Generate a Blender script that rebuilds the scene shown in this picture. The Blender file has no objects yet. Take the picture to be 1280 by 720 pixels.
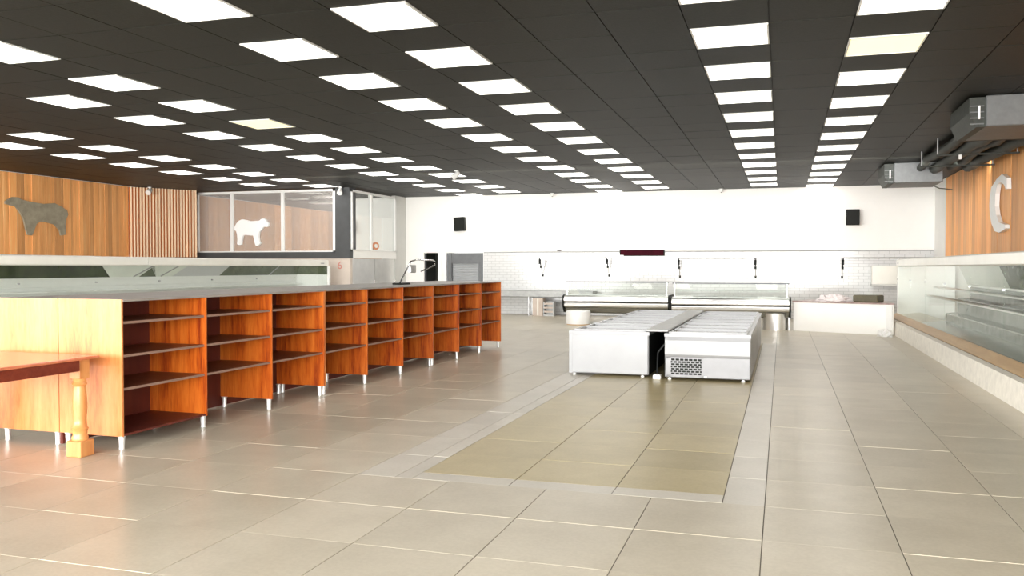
import bpy, bmesh, math, random
from mathutils import Vector, Matrix
random.seed(7)
PI = math.pi
scene = bpy.context.scene
COL = scene.collection

# ------------------------------------------------------------------ camera
cam_data = bpy.data.cameras.new('camera')
cam_data.sensor_fit = 'HORIZONTAL'
cam_data.sensor_width = 36.0
cam_data.lens = 36.0 * 1082.446 / 1280.0
cam_data.clip_end = 200
cam = bpy.data.objects.new('camera', cam_data)
COL.objects.link(cam)
YAW, PITCH, ROLL = 0.302260563, -0.0240549849, 0.000672333
fw = Vector((-math.sin(YAW)*math.cos(PITCH), math.cos(YAW)*math.cos(PITCH), math.sin(PITCH)))
rt = Vector((math.cos(YAW), math.sin(YAW), 0)); up = rt.cross(fw)
r2 = rt*math.cos(ROLL)+up*math.sin(ROLL); u2 = up*math.cos(ROLL)-rt*math.sin(ROLL)
M = Matrix((r2, u2, -fw)).transposed().to_4x4(); M.translation = (0, 0, 1.70)
cam.matrix_world = M
scene.camera = cam

# ------------------------------------------------------------------ world, daylight, exposure
world = bpy.data.worlds.new('overcast_sky'); scene.world = world
world.use_nodes = True
bg = world.node_tree.nodes['Background']
bg.inputs[0].default_value = (0.93, 0.97, 1.0, 1); bg.inputs[1].default_value = 5.0

def area_light(name, loc, target, sx, sy, power, color=(1, 1, 1)):
    l = bpy.data.lights.new(name, 'AREA'); l.shape = 'RECTANGLE'; l.size = sx; l.size_y = sy
    l.energy = power; l.color = color
    o = bpy.data.objects.new(name, l); COL.objects.link(o); o.location = loc
    d = Vector(target)-Vector(loc)
    o.rotation_euler = d.to_track_quat('-Z', 'Y').to_euler()
    return o
area_light('storefront_daylight', (-7.5, -5.0, 2.3), (-7.5, 10.0, 1.9), 24, 3.8, 6300, (1, 0.975, 0.94))
area_light('wall_washer', (-4.5, 22.2, 4.12), (-4.5, 29.9, 3.5), 18, 0.25, 290, (1, 0.985, 0.96))  # added fill to brighten the upper back wall, no real fitting
area_light('office_wall_lamp', (-13.72, 33.0, 3.3), (-20, 33.0, 3.1), 9, 0.8, 230, (1, 0.96, 0.92))  # added fill hidden behind the column to brighten the office planks

vs = scene.view_settings
vs.view_transform = 'Standard'; vs.look = 'None'; vs.exposure = 0.0; vs.gamma = 1.0
vs.use_curve_mapping = False

# ------------------------------------------------------------------ materials
def new_mat(name):
    m = bpy.data.materials.new(name); m.use_nodes = True
    nt = m.node_tree
    return m, nt, nt.nodes['Principled BSDF']

def node(nt, t, **kw):
    n = nt.nodes.new(t)
    for k, v in kw.items(): setattr(n, k, v)
    return n

def ramp(nt, fac, stops):
    r = node(nt, 'ShaderNodeValToRGB')
    e = r.color_ramp.elements
    while len(e) < len(stops): e.new(0.5)
    for i, (p, c) in enumerate(stops):
        e[i].position = p; e[i].color = (*c, 1)
    nt.links.new(fac, r.inputs[0])
    return r.outputs[0]

def coords(nt, scale, rnd=True):
    tc = node(nt, 'ShaderNodeTexCoord'); mp = node(nt, 'ShaderNodeMapping')
    mp.inputs['Scale'].default_value = scale
    src = tc.outputs['Object']
    if rnd:
        oi = node(nt, 'ShaderNodeObjectInfo'); ml = node(nt, 'ShaderNodeMath', operation='MULTIPLY')
        ml.inputs[1].default_value = 37.0
        nt.links.new(oi.outputs['Random'], ml.inputs[0])
        ad = node(nt, 'ShaderNodeVectorMath', operation='ADD')
        nt.links.new(src, ad.inputs[0]); nt.links.new(ml.outputs[0], ad.inputs[1]); src = ad.outputs[0]
    nt.links.new(src, mp.inputs[0])
    return mp.outputs[0]

def noise(nt, vec, scale, detail=4, rough=0.6):
    n = node(nt, 'ShaderNodeTexNoise'); n.inputs['Scale'].default_value = scale
    n.inputs['Detail'].default_value = detail; n.inputs['Roughness'].default_value = rough
    nt.links.new(vec, n.inputs['Vector'])
    return n.outputs['Fac']

def rnd_value(nt, col, lo, hi):
    """per-object brightness difference"""
    oi = node(nt, 'ShaderNodeObjectInfo'); mr = node(nt, 'ShaderNodeMapRange')
    mr.inputs['To Min'].default_value = lo; mr.inputs['To Max'].default_value = hi
    nt.links.new(oi.outputs['Random'], mr.inputs['Value'])
    hs = node(nt, 'ShaderNodeHueSaturation')
    nt.links.new(mr.outputs[0], hs.inputs['Value']); nt.links.new(col, hs.inputs['Color'])
    return hs.outputs[0]

def bump(nt, b, fac, strength, dist=0.01):
    bp = node(nt, 'ShaderNodeBump'); bp.inputs['Strength'].default_value = strength
    bp.inputs['Distance'].default_value = dist
    nt.links.new(fac, bp.inputs['Height']); nt.links.new(bp.outputs[0], b.inputs['Normal'])

def plain(name, col, rough=0.5, metal=0.0, var=0.08, scale=6.0, spec=0.5, bmp=0.0):
    m, nt, b = new_mat(name)
    f = noise(nt, coords(nt, (1, 1, 1)), scale)
    lo = tuple(max(0, c*(1-var)) for c in col); hi = tuple(min(1, c*(1+var)) for c in col)
    nt.links.new(ramp(nt, f, [(0.3, lo), (0.7, hi)]), b.inputs['Base Color'])
    b.inputs['Roughness'].default_value = rough; b.inputs['Metallic'].default_value = metal
    b.inputs['Specular IOR Level'].default_value = spec
    if bmp: bump(nt, b, f, bmp)
    return m

def wood(name, stops, stretch, scale, rough=0.4, lo=0.9, hi=1.1, fine=0.25, spec=0.5):
    m, nt, b = new_mat(name)
    v = coords(nt, stretch)
    f1 = noise(nt, v, scale, 5, 0.65); f2 = noise(nt, v, scale*7, 3, 0.7)
    mx = node(nt, 'ShaderNodeMix'); mx.inputs['Factor'].default_value = fine
    nt.links.new(f1, mx.inputs['A']); nt.links.new(f2, mx.inputs['B'])
    c = ramp(nt, mx.outputs['Result'], stops)
    nt.links.new(rnd_value(nt, c, lo, hi), b.inputs['Base Color'])
    b.inputs['Roughness'].default_value = rough; b.inputs['Specular IOR Level'].default_value = spec
    bump(nt, b, f2, 0.08, 0.004)
    return m

def stone(name, a, c, rough=0.3, lo=0.93, hi=1.05):
    """granite: broad cloudy tone and a fine grain"""
    m, nt, b = new_mat(name)
    f1 = noise(nt, coords(nt, (1, 1, 1)), 2.2, 3, 0.55); f2 = noise(nt, coords(nt, (1, 1, 1)), 38, 2, 0.6)
    mid = tuple((x+y)/2 for x, y in zip(a, c))
    c1 = ramp(nt, f1, [(0.36, a), (0.64, c)]); c2 = ramp(nt, f2, [(0.35, a), (0.65, c)])
    mx = node(nt, 'ShaderNodeMix', data_type='RGBA'); mx.inputs['Factor'].default_value = 0.4
    nt.links.new(c1, mx.inputs[6]); nt.links.new(c2, mx.inputs[7])
    nt.links.new(rnd_value(nt, mx.outputs[2], lo, hi), b.inputs['Base Color'])
    b.inputs['Roughness'].default_value = rough
    b.inputs['Specular IOR Level'].default_value = 0.3
    return m

def glow(name, col, strength):
    m, nt, b = new_mat(name)
    f = noise(nt, coords(nt, (1, 1, 1)), 1.5)
    c = ramp(nt, f, [(0.3, tuple(x*0.95 for x in col)), (0.7, col)])
    nt.links.new(c, b.inputs['Base Color']); nt.links.new(c, b.inputs['Emission Color'])
    b.inputs['Emission Strength'].default_value = strength; b.inputs['Roughness'].default_value = 0.5
    return m

def glass(name, tint, lo=0.04, hi=0.9, haze=0.0):
    """thin pane: clear, with a reflection that grows towards grazing angles, and an optional film of dust"""
    m, nt, b = new_mat(name)
    nt.nodes.remove(b)
    out = nt.nodes['Material Output']
    tr = node(nt, 'ShaderNodeBsdfTransparent'); tr.inputs[0].default_value = (*tint, 1)
    gl = node(nt, 'ShaderNodeBsdfGlossy'); gl.inputs['Roughness'].default_value = 0.02
    gl.inputs['Color'].default_value = (0.95, 0.97, 0.96, 1)
    lw = node(nt, 'ShaderNodeLayerWeight'); lw.inputs['Blend'].default_value = 0.5
    pw = node(nt, 'ShaderNodeMath', operation='POWER'); pw.inputs[1].default_value = 5.0
    nt.links.new(lw.outputs['Facing'], pw.inputs[0])
    mr = node(nt, 'ShaderNodeMapRange'); mr.inputs['To Min'].default_value = lo; mr.inputs['To Max'].default_value = hi
    nt.links.new(pw.outputs[0], mr.inputs['Value'])
    mx = node(nt, 'ShaderNodeMixShader')
    nt.links.new(mr.outputs[0], mx.inputs[0]); nt.links.new(tr.outputs[0], mx.inputs[1]); nt.links.new(gl.outputs[0], mx.inputs[2])
    last = mx.outputs[0]
    if haze:
        f = noise(nt, coords(nt, (1, 1, 1)), 2.0)
        dr = node(nt, 'ShaderNodeMapRange'); dr.inputs['To Min'].default_value = haze*0.8; dr.inputs['To Max'].default_value = haze*1.2
        nt.links.new(f, dr.inputs['Value'])
        df = node(nt, 'ShaderNodeBsdfDiffuse'); df.inputs[0].default_value = (0.75, 0.72, 0.70, 1)
        m2 = node(nt, 'ShaderNodeMixShader')
        nt.links.new(dr.outputs[0], m2.inputs[0]); nt.links.new(last, m2.inputs[1]); nt.links.new(df.outputs[0], m2.inputs[2]); last = m2.outputs[0]
    nt.links.new(last, out.inputs[0])
    return m

MAT = {}
MAT['white_wall'] = plain('white_wall_paint', (0.93, 0.92, 0.89), 0.7, var=0.015, scale=2)
MAT['grey_wall'] = plain('pale_grey_wall_paint', (0.66, 0.66, 0.63), 0.6, var=0.04, scale=2)
MAT['beige_wall'] = plain('beige_wall_paint', (0.62, 0.54, 0.47), 0.6, var=0.05, scale=3)
MAT['brick_tile'] = plain('white_glazed_tile', (0.65, 0.65, 0.645), 0.12, var=0.03, scale=3)
MAT['grout'] = plain('grey_grout', (0.41, 0.41, 0.405), 0.8)
MAT['floor_tile'] = stone('beige_granite_tile', (0.475, 0.42, 0.32), (0.57, 0.51, 0.40), 0.3)
MAT['floor_border'] = stone('pale_granite_tile', (0.50, 0.46, 0.385), (0.59, 0.545, 0.465), 0.3)
MAT['floor_olive'] = stone('olive_granite_tile', (0.38, 0.31, 0.16), (0.475, 0.395, 0.22), 0.3)
MAT['floor_joint'] = plain('dark_floor_joint', (0.16, 0.14, 0.11), 0.8)
MAT['black_tile'] = plain('black_mineral_ceiling_tile', (0.010, 0.010, 0.007), 0.5, var=0.4, scale=30, spec=0.22, bmp=0.2)
MAT['black_grid'] = plain('black_ceiling_grid', (0.012, 0.012, 0.011), 0.6)
MAT['diffuser'] = glow('white_light_diffuser', (1.0, 0.985, 0.95), 4.6)
MAT['diffuser_yellow'] = glow('yellowed_light_diffuser', (1.0, 0.90, 0.55), 1.0)
MAT['lamp_frame'] = plain('white_lamp_frame', (0.7, 0.7, 0.67), 0.5)
MAT['cabinet_wood'] = wood('orange_veneer', [(0.36, (0.20, 0.018, 0.002)), (0.47, (0.46, 0.085, 0.006)), (0.62, (0.62, 0.165, 0.020))], (6, 6, 0.5), 1.5, 0.38)
MAT['end_veneer'] = wood('pale_orange_veneer', [(0.34, (0.38, 0.085, 0.015)), (0.48, (0.56, 0.19, 0.05)), (0.64, (0.66, 0.27, 0.092))], (4, 4, 0.6), 1.3, 0.4, 0.98, 1.02)
MAT['shelf_edge'] = plain('dusty_shelf_edge', (0.25, 0.15, 0.11), 0.55)
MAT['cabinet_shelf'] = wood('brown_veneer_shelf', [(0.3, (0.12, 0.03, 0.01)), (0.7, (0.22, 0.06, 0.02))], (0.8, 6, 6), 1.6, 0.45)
MAT['grey_top'] = plain('dusty_grey_worktop', (0.28, 0.25, 0.225), 0.4, var=0.15, scale=3)
MAT['plank'] = wood('honey_plank', [(0.28, (0.56, 0.25, 0.075)), (0.5, (0.83, 0.375, 0.115)), (0.72, (0.90, 0.54, 0.23))], (6, 6, 0.35), 1.4, 0.5, 0.74, 1.32)
MAT['slat'] = wood('pine_slat', [(0.3, (0.88, 0.60, 0.36)), (0.7, (0.93, 0.74, 0.52))], (8, 8, 0.4), 1.5, 0.5, 0.85, 1.15)
MAT['slat_back'] = wood('orange_backing_board', [(0.3, (0.56, 0.15, 0.025)), (0.7, (0.68, 0.22, 0.045))], (6, 6, 0.4), 1.5, 0.6)
MAT['table_wood'] = wood('red_mahogany', [(0.3, (0.11, 0.013, 0.006)), (0.7, (0.22, 0.035, 0.014))], (0.7, 5, 5), 2.0, 0.25)
MAT['leg_wood'] = wood('turned_orange_wood', [(0.3, (0.50, 0.17, 0.045)), (0.7, (0.68, 0.32, 0.11))], (6, 6, 0.6), 2.0, 0.3)
MAT['steel'] = plain('brushed_stainless_steel', (0.80, 0.79, 0.77), 0.36, 1.0, 0.05, 3)
MAT['grey_steel'] = plain('grey_galvanised_steel', (0.42, 0.42, 0.42), 0.4, 0.85, 0.1, 5)
MAT['chrome'] = plain('chrome', (0.85, 0.85, 0.85), 0.12, 1.0, 0.02)
MAT['foot_metal'] = plain('satin_aluminium', (0.86, 0.86, 0.85), 0.35, 0.6, 0.02)
MAT['enamel'] = plain('white_enamel', (0.55, 0.555, 0.56), 0.3, var=0.025, scale=2)  # white reflected in the mirror bands, painted as flat colour
MAT['pale_grey_metal'] = plain('pale_grey_coated_metal', (0.44, 0.44, 0.44), 0.35, 0.25, 0.05, 3)
MAT['frosted_lid'] = plain('frosted_freezer_glass', (0.32, 0.325, 0.31), 0.15, var=0.06, scale=3)
MAT['cream'] = plain('cream_enamel', (0.88, 0.87, 0.80), 0.35, var=0.04, scale=2)
MAT['white_plastic'] = plain('white_plastic', (0.82, 0.82, 0.80), 0.35, var=0.02)
MAT['curb'] = plain('chipped_white_curb_paint', (0.86, 0.82, 0.73), 0.55, var=0.10, scale=9, bmp=0.3)
MAT['ledge_wood'] = wood('tan_ledge_wood', [(0.3, (0.42, 0.25, 0.11)), (0.7, (0.60, 0.41, 0.21))], (5, 0.5, 5), 2.0, 0.4)
MAT['dark_grey'] = plain('charcoal_paint', (0.055, 0.058, 0.06), 0.5, var=0.12, scale=4)
MAT['black'] = plain('black_plastic', (0.008, 0.009, 0.007), 0.55, spec=0.2)
MAT['smoked'] = plain('smoked_green_glass_panel', (0.030, 0.046, 0.012), 0.25, var=0.5, scale=5, spec=0.15)  # dark ceiling reflected in the mirror bands, painted as flat colour
MAT['smoked_pale'] = plain('smoked_grey_green_glass_panel', (0.10, 0.118, 0.07), 0.2, var=0.25, scale=4, spec=0.2)  # dimmer stretch of the mirror reflection, painted as flat colour
MAT['pale_glass_panel'] = plain('pale_green_glass_panel', (0.74, 0.77, 0.70), 0.2, var=0.05, scale=2)  # pale wall reflection painted into the mirror colour
MAT['case_grey'] = plain('grey_case_lining', (0.33, 0.335, 0.32), 0.22, 0.3, 0.25, 5)
MAT['maroon'] = plain('dark_maroon_panel', (0.045, 0.002, 0.008), 0.7, var=0.3, scale=6, spec=0.1)
MAT['orange'] = plain('orange_print', (0.72, 0.25, 0.10), 0.5)
MAT['red'] = plain('faded_red_print', (0.60, 0.24, 0.20), 0.6)
MAT['bull_grey'] = plain('weathered_grey_green_board', (0.34, 0.30, 0.215), 0.6, var=0.22, scale=5)
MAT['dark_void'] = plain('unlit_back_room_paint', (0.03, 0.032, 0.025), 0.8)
MAT['shutter'] = plain('grey_shutter_slat', (0.36, 0.37, 0.38), 0.4, 0.3, 0.05)
MAT['shutter_box'] = plain('dark_grey_shutter_box', (0.12, 0.125, 0.13), 0.4, 0.2, 0.1)
MAT['counter_stone'] = plain('grey_stone_counter', (0.36, 0.365, 0.355), 0.3, var=0.15, scale=6)
MAT['pink_granite'] = plain('pinkish_granite_counter', (0.34, 0.24, 0.22), 0.3, var=0.35, scale=12)
MAT['case_dark'] = plain('dark_olive_case_underside', (0.10, 0.088, 0.05), 0.5, var=0.2)
MAT['carton'] = plain('beige_cardboard', (0.56, 0.47, 0.40), 0.7, var=0.06)
MAT['plastic_sheet'] = plain('crumpled_pinkish_plastic', (0.72, 0.66, 0.65), 0.25, var=0.1, scale=8)
MAT['duct'] = plain('matte_grey_duct_metal', (0.115, 0.12, 0.12), 0.5, 0.2, 0.12, 10)
MAT['dark_lagging'] = plain('dark_pipe_lagging', (0.022, 0.026, 0.02), 0.6, var=0.4, scale=12)
MAT['freezer_white'] = plain('freezer_white_coat', (0.37, 0.375, 0.385), 0.25, var=0.05, scale=2)
MAT['freezer_grey'] = plain('freezer_grey_steel', (0.21, 0.21, 0.215), 0.3, 0.2, 0.08, 3)
MAT['freezer_side'] = plain('scuffed_grey_freezer_side', (0.13, 0.125, 0.11), 0.3, 0.4, 0.3, 4)
MAT['tabletop'] = wood('glossy_red_tabletop', [(0.3, (0.42, 0.10, 0.045)), (0.7, (0.58, 0.20, 0.10))], (0.7, 5, 5), 2.0, 0.16)  # red lightened to paint in the bright reflection on the top
MAT['bright_white'] = plain('bright_white_board', (0.95, 0.95, 0.94), 0.5, var=0.01)
MAT['glass'] = glass('clear_glass', (0.95, 0.97, 0.955), 0.03, 0.12)
MAT['office_glass'] = glass('dusty_office_glass', (0.95, 0.95, 0.94), 0.05, 0.9, 0.22)  # whitish haze of the washed-out view mixed into the panes
MAT['side_glass'] = glass('reflective_side_glass', (0.9, 0.92, 0.9), 0.55, 0.95, 0.05)
MAT['panel_back'] = wood('dark_maroon_back_board', [(0.3, (0.075, 0.010, 0.006)), (0.7, (0.14, 0.022, 0.010))], (6, 6, 0.5), 1.5, 0.5)  # maroon darkened to paint the deep shade inside the bays

# ------------------------------------------------------------------ mesh helper
class MB:
    def __init__(self): self.v = []; self.f = []; self.mi = []; self.cur = 0
    def quad(self, pts):
        n = len(self.v); self.v += [tuple(p) for p in pts]; self.f.append(tuple(range(n, n+len(pts)))); self.mi.append(self.cur); return self
    def box(self, x0, x1, y0, y1, z0, z1):
        n = len(self.v)
        self.v += [(x0,y0,z0),(x1,y0,z0),(x1,y1,z0),(x0,y1,z0),(x0,y0,z1),(x1,y0,z1),(x1,y1,z1),(x0,y1,z1)]
        for f in ((0,3,2,1),(4,5,6,7),(0,1,5,4),(1,2,6,5),(2,3,7,6),(3,0,4,7)):
            self.f.append(tuple(n+i for i in f)); self.mi.append(self.cur)
        return self
    def cbox(self, x0, x1, y0, y1, z0, z1, c):
        """box with chamfered vertical and top/bottom edges"""
        n = len(self.v)
        rings = [(z0, c), (z0+c, 0), (z1-c, 0), (z1, c)]
        for z, i in rings:
            a0, a1, b0, b1 = x0+i, x1-i, y0+i, y1-i
            self.v += [(a0+c,b0,z),(a1-c,b0,z),(a1,b0+c,z),(a1,b1-c,z),(a1-c,b1,z),(a0+c,b1,z),(a0,b1-c,z),(a0,b0+c,z)]
        for r in range(3):
            for k in range(8):
                a = n+r*8+k; b = n+r*8+(k+1) % 8
                self.f.append((a, b, b+8, a+8)); self.mi.append(self.cur)
        self.f.append(tuple(n+7-k for k in range(8))); self.mi.append(self.cur)
        self.f.append(tuple(n+24+k for k in range(8))); self.mi.append(self.cur)
        return self
    def prism(self, poly, axis, a, b):
        """2D outline swept along an axis: x -> (y,z), y -> (x,z), z -> (x,y)"""
        n = len(self.v); k = len(poly)
        def P(p, t):
            return (t, p[0], p[1]) if axis == 'x' else (p[0], t, p[1]) if axis == 'y' else (p[0], p[1], t)
        self.v += [P(p, a) for p in poly] + [P(p, b) for p in poly]
        self.f.append(tuple(range(n, n+k))); self.f.append(tuple(range(n+2*k-1, n+k-1, -1)))
        self.mi += [self.cur, self.cur]
        for i in range(k):
            j = (i+1) % k
            self.f.append((n+i, n+k+i, n+k+j, n+j)); self.mi.append(self.cur)
        return self
    def tube(self, pts, r, seg=10):
        pts = [Vector(p) for p in pts]; n = len(self.v)
        for i, p in enumerate(pts):
            d = (pts[min(i+1, len(pts)-1)]-pts[max(i-1, 0)]).normalized()
            h = Vector((0, 0, 1)) if abs(d.z) < 0.9 else Vector((1, 0, 0))
            a = d.cross(h).normalized(); b = d.cross(a)
            rr = r[i] if isinstance(r, (list, tuple)) else r
            for k in range(seg):
                t = 2*PI*k/seg; self.v.append(tuple(p+a*math.cos(t)*rr+b*math.sin(t)*rr))
        for i in range(len(pts)-1):
            for k in range(seg):
                a = n+i*seg+k; b = n+i*seg+(k+1) % seg
                self.f.append((a, b, b+seg, a+seg)); self.mi.append(self.cur)
        self.f.append(tuple(n+seg-1-k for k in range(seg))); self.mi.append(self.cur)
        e = n+(len(pts)-1)*seg
        self.f.append(tuple(e+k for k in range(seg))); self.mi.append(self.cur)
        return self
    def lathe(self, x, y, prof, seg=20):
        return self.tube_prof(x, y, prof, seg)
    def tube_prof(self, x, y, prof, seg):
        n = len(self.v)
        for r, z in prof:
            for k in range(seg):
                t = 2*PI*k/seg; self.v.append((x+r*math.cos(t), y+r*math.sin(t), z))
        for i in range(len(prof)-1):
            for k in range(seg):
                a = n+i*seg+k; b = n+i*seg+(k+1) % seg
                self.f.append((a, b, b+seg, a+seg)); self.mi.append(self.cur)
        self.f.append(tuple(n+seg-1-k for k in range(seg))); self.mi.append(self.cur)
        e = n+(len(prof)-1)*seg
        self.f.append(tuple(e+k for k in range(seg))); self.mi.append(self.cur)
        return self
    def mesh(self, name, mats, off=(0, 0, 0), smooth=None):
        me = bpy.data.meshes.new(name)
        me.from_pydata([(x-off[0], y-off[1], z-off[2]) for x, y, z in self.v], [], self.f)
        if not isinstance(mats, (list, tuple)): mats = [mats]
        for m in mats: me.materials.append(MAT[m] if isinstance(m, str) else m)
        if len(mats) > 1: me.polygons.foreach_set('material_index', self.mi)
        bm = bmesh.new(); bm.from_mesh(me); bmesh.ops.recalc_face_normals(bm, faces=bm.faces)
        if smooth:
            for f in bm.faces: f.smooth = True
            for e in bm.edges:
                if len(e.link_faces) == 2 and e.calc_face_angle() > smooth: e.smooth = False
        bm.to_mesh(me); bm.free(); me.update()
        return me
    def build(self, name, mats, parent=None, smooth=None):
        off = (0, 0, 0); p = parent
        while p is not None:
            off = tuple(a+b for a, b in zip(off, p.location)); p = p.parent
        o = bpy.data.objects.new(name, self.mesh(name, mats, off, smooth)); COL.objects.link(o)
        if parent: o.parent = parent
        return o
    def local(self, name, mats, parent, smooth=None):
        o = bpy.data.objects.new(name, self.mesh(name, mats, (0, 0, 0), smooth)); COL.objects.link(o); o.parent = parent
        return o

def thing(name, label, cat, loc=(0, 0, 0), rz=0, group=None):
    o = bpy.data.objects.new(name, None); COL.objects.link(o)
    o.location = loc; o.rotation_euler = (0, 0, rz); o.empty_display_size = 0.2
    tag(o, label, cat, group); return o
def tag(o, label, cat, group=None):
    o['label'] = label; o['category'] = cat
    if group: o['group'] = group
    return o
def structure(o):
    o['kind'] = 'structure'; return o
def kids(o): return [c for c in bpy.data.objects if c.parent == o]
def copy_thing(root, loc, rz, label):
    r = root.copy(); COL.objects.link(r); r.location = loc; r.rotation_euler = (0, 0, rz); r['label'] = label
    for ch in kids(root):
        c = ch.copy(); COL.objects.link(c); c.parent = r
        for g in kids(ch):
            d = g.copy(); COL.objects.link(d); d.parent = c
    return r
def inst(name, me, loc, parent, rz=0):
    o = bpy.data.objects.new(name, me); COL.objects.link(o); o.location = loc; o.rotation_euler = (0, 0, rz); o.parent = parent
    return o
def in_view(x, y, z, margin=0):
    d = Vector((x, y, z-1.70)); w = d.dot(fw)
    if w < 0.3: return False
    px = 640+1082.4*d.dot(r2)/w; py = 360-1082.4*d.dot(u2)/w
    return -margin < px < 1280+margin and -margin < py < 720+margin

HC = 4.31
XL, XR, YB, YF = -20.30, 4.55, 29.90, -6.0

# ------------------------------------------------------------------ floor: slab, single tiles, far tiles
floor = structure(MB().box(XL-0.2, XR+0.2, YF, YB+0.3, -0.2, -0.0045).build('floor', 'floor_joint'))
PT = 0.803; X0 = -4.12; PY = 0.81; Y0 = 6.38
cells = []        # (x0,x1,y0,y1,material)
ZX0, ZX1, ZY0, ZY1 = X0+PT, X0+5*PT, Y0, Y0+17*PY      # zone of the olive inlay and its border
for i in range(-21, 11):
    for j in range(-14, 30):
        x0, x1 = X0+i*PT, X0+(i+1)*PT; y0, y1 = Y0+j*PY, Y0+(j+1)*PY
        if x0 < XL or x1 > XR+0.75: continue
        if y1 > YB+0.3: continue
        if x0 > ZX0-0.1 and x1 < ZX1+0.1 and y0 > ZY0-0.1 and y1 < ZY1+0.1: continue
        cells.append((x0, x1, y0, y1, 'floor_tile'))
n = 17
ox0, ox1, oy0 = -2.83, -0.40, 6.60
for j in range(n):
    y0, y1 = ZY0+j*PY, ZY0+(j+1)*PY
    cells.append((ZX0, -2.985, y0, y1, 'floor_border')); cells.append((-2.985, ox0, y0, y1, 'floor_border'))
    cells.append((ox1, ZX1, y0, y1, 'floor_border'))
for i in range(3):
    w = (ox1-ox0)/3
    cells.append((ox0+i*w, ox0+(i+1)*w, ZY0, oy0, 'floor_border'))
    h = (ZY1-oy0)/18
    for j in range(18):
        cells.append((ox0+i*w, ox0+(i+1)*w, oy0+j*h, oy0+(j+1)*h, 'floor_olive'))
def seen(c): return in_view((c[0]+c[1])/2, (c[2]+c[3])/2, 0, 90)
vis = sorted([c for c in cells if seen(c)], key=lambda c: (c[0]+c[1])**2/4+(c[2]+c[3])**2/4)
near = vis[:298]; near_set = set(near)
cache = {}
for c in near:
    key = (round(c[1]-c[0], 3), round(c[3]-c[2], 3), c[4])
    if key not in cache:
        hx, hy = key[0]/2-0.0035, key[1]/2-0.0022; t = 0.0005
        m = MB(); nn = 0
        m.v += [(-hx,-hy,-0.0045),(hx,-hy,-0.0045),(hx,hy,-0.0045),(-hx,hy,-0.0045),(-hx,-hy,-t),(hx,-hy,-t),(hx,hy,-t),(-hx,hy,-t),(-hx+t,-hy+t,0),(hx-t,-hy+t,0),(hx-t,hy-t,0),(-hx+t,hy-t,0)]
        for f in ((0,1,5,4),(1,2,6,5),(2,3,7,6),(3,0,4,7),(4,5,9,8),(5,6,10,9),(6,7,11,10),(7,4,8,11),(8,9,10,11)):
            m.f.append(f); m.mi.append(0)
        cache[key] = m.mesh('tile', c[4])
    inst('tile', cache[key], ((c[0]+c[1])/2, (c[2]+c[3])/2, random.uniform(-0.0012, 0.0008)), floor)
m = MB(); mats = ['floor_tile', 'floor_border', 'floor_olive']
for c in cells:
    if c in near_set: continue
    m.cur = mats.index(c[4])
    m.box(c[0]+0.003, c[1]-0.003, c[2]+0.002, c[3]-0.002, -0.0045, random.uniform(-0.001, 0.0))
far = m.build('distant_tiles', mats, floor); far['kind'] = 'stuff'

# ------------------------------------------------------------------ ceiling: slab, single tiles, far tiles, light panels
ceiling = structure(MB().box(XL-0.2, XR+0.2, YF, YB+0.3, HC+0.02, HC+0.2).build('ceiling', 'black_grid'))
CP, CY, CX0, CY0 = 0.85, 0.915, -1.0, 9.69
lamp_cols = {0: 0, 2: 1, -4: 0, -6: 1, -10: 0, -12: 1, -16: 0, -18: 1}        # column index -> row phase
col_words = {2: 'rightmost column', 0: 'second column from the right', -4: 'third column from the right', -6: 'fourth column from the right',
             -10: 'fourth column from the left', -12: 'third column from the left', -16: 'second column from the left', -18: 'leftmost column'}
ords = ['first', 'second', 'third', 'fourth', 'fifth', 'sixth', 'seventh', 'eighth', 'ninth', 'tenth', 'eleventh', 'twelfth', 'thirteenth', 'fourteenth', 'fifteenth', 'sixteenth', 'seventeenth', 'eighteenth', 'nineteenth', 'twentieth']
lamp_frame_m = MB()
lx, ly = CP/2-0.012, CY/2-0.022
for a, b, c, d in ((-lx, lx, -ly, -ly+0.02), (-lx, lx, ly-0.02, ly), (-lx, -lx+0.02, -ly+0.02, ly-0.02), (lx-0.02, lx, -ly+0.02, ly-0.02)):
    lamp_frame_m.box(a, b, c, d, -0.012, 0.012)
lamp_frame_me = lamp_frame_m.mesh('frame', 'lamp_frame')
dm = MB().box(-lx+0.02, lx-0.02, -ly+0.02, ly-0.02, -0.008, 0.008)
dif_me = dm.mesh('diffuser', 'diffuser'); dif_y = dm.mesh('diffuser', 'diffuser_yellow')
counts = {}; ctiles = []
for i in range(-23, 7):
    for j in range(-16, 23):
        x, y = CX0+(i+0.5)*CP, CY0+(j+0.5)*CY
        if x-CP/2 < XL-0.02 or x+CP/2 > XR+0.35 or y > YB-0.2 or y < YF: continue
        if i in lamp_cols and (j-lamp_cols[i]) % 2 == 0:
            counts.setdefault(i, 0)
            if not in_view(x, y, HC, 25) or (y > 25.0 and x < -13.3):
                ctiles.append((x, y)); continue
            L = bpy.data.objects.new('ceiling_light', None); COL.objects.link(L); L.location = (x, y, HC+0.002)
            yel = (i == 2 and j == 1) or (i == -10 and j == 4)
            counts[i] += 1
            lab = ('yellowed' if yel else 'white')+' square ceiling light, '+ords[counts[i]-1]+' from the front in the '+col_words[i]
            tag(L, lab, 'ceiling light', 'square ceiling lights in paired columns')
            inst('frame', lamp_frame_me, (0, 0, 0), L); inst('diffuser', dif_y if yel else dif_me, (0, 0, 0), L)
        else:
            ctiles.append((x, y))
ct_me = MB().box(-CP/2+0.006, CP/2-0.006, -CY/2+0.006, CY/2-0.006, 0, 0.019).mesh('ceiling_tile', 'black_tile')
cv = sorted([c for c in ctiles if in_view(c[0], c[1], HC, 70)], key=lambda c: c[0]**2+c[1]**2)[:298]; cvs = set(cv)
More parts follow.
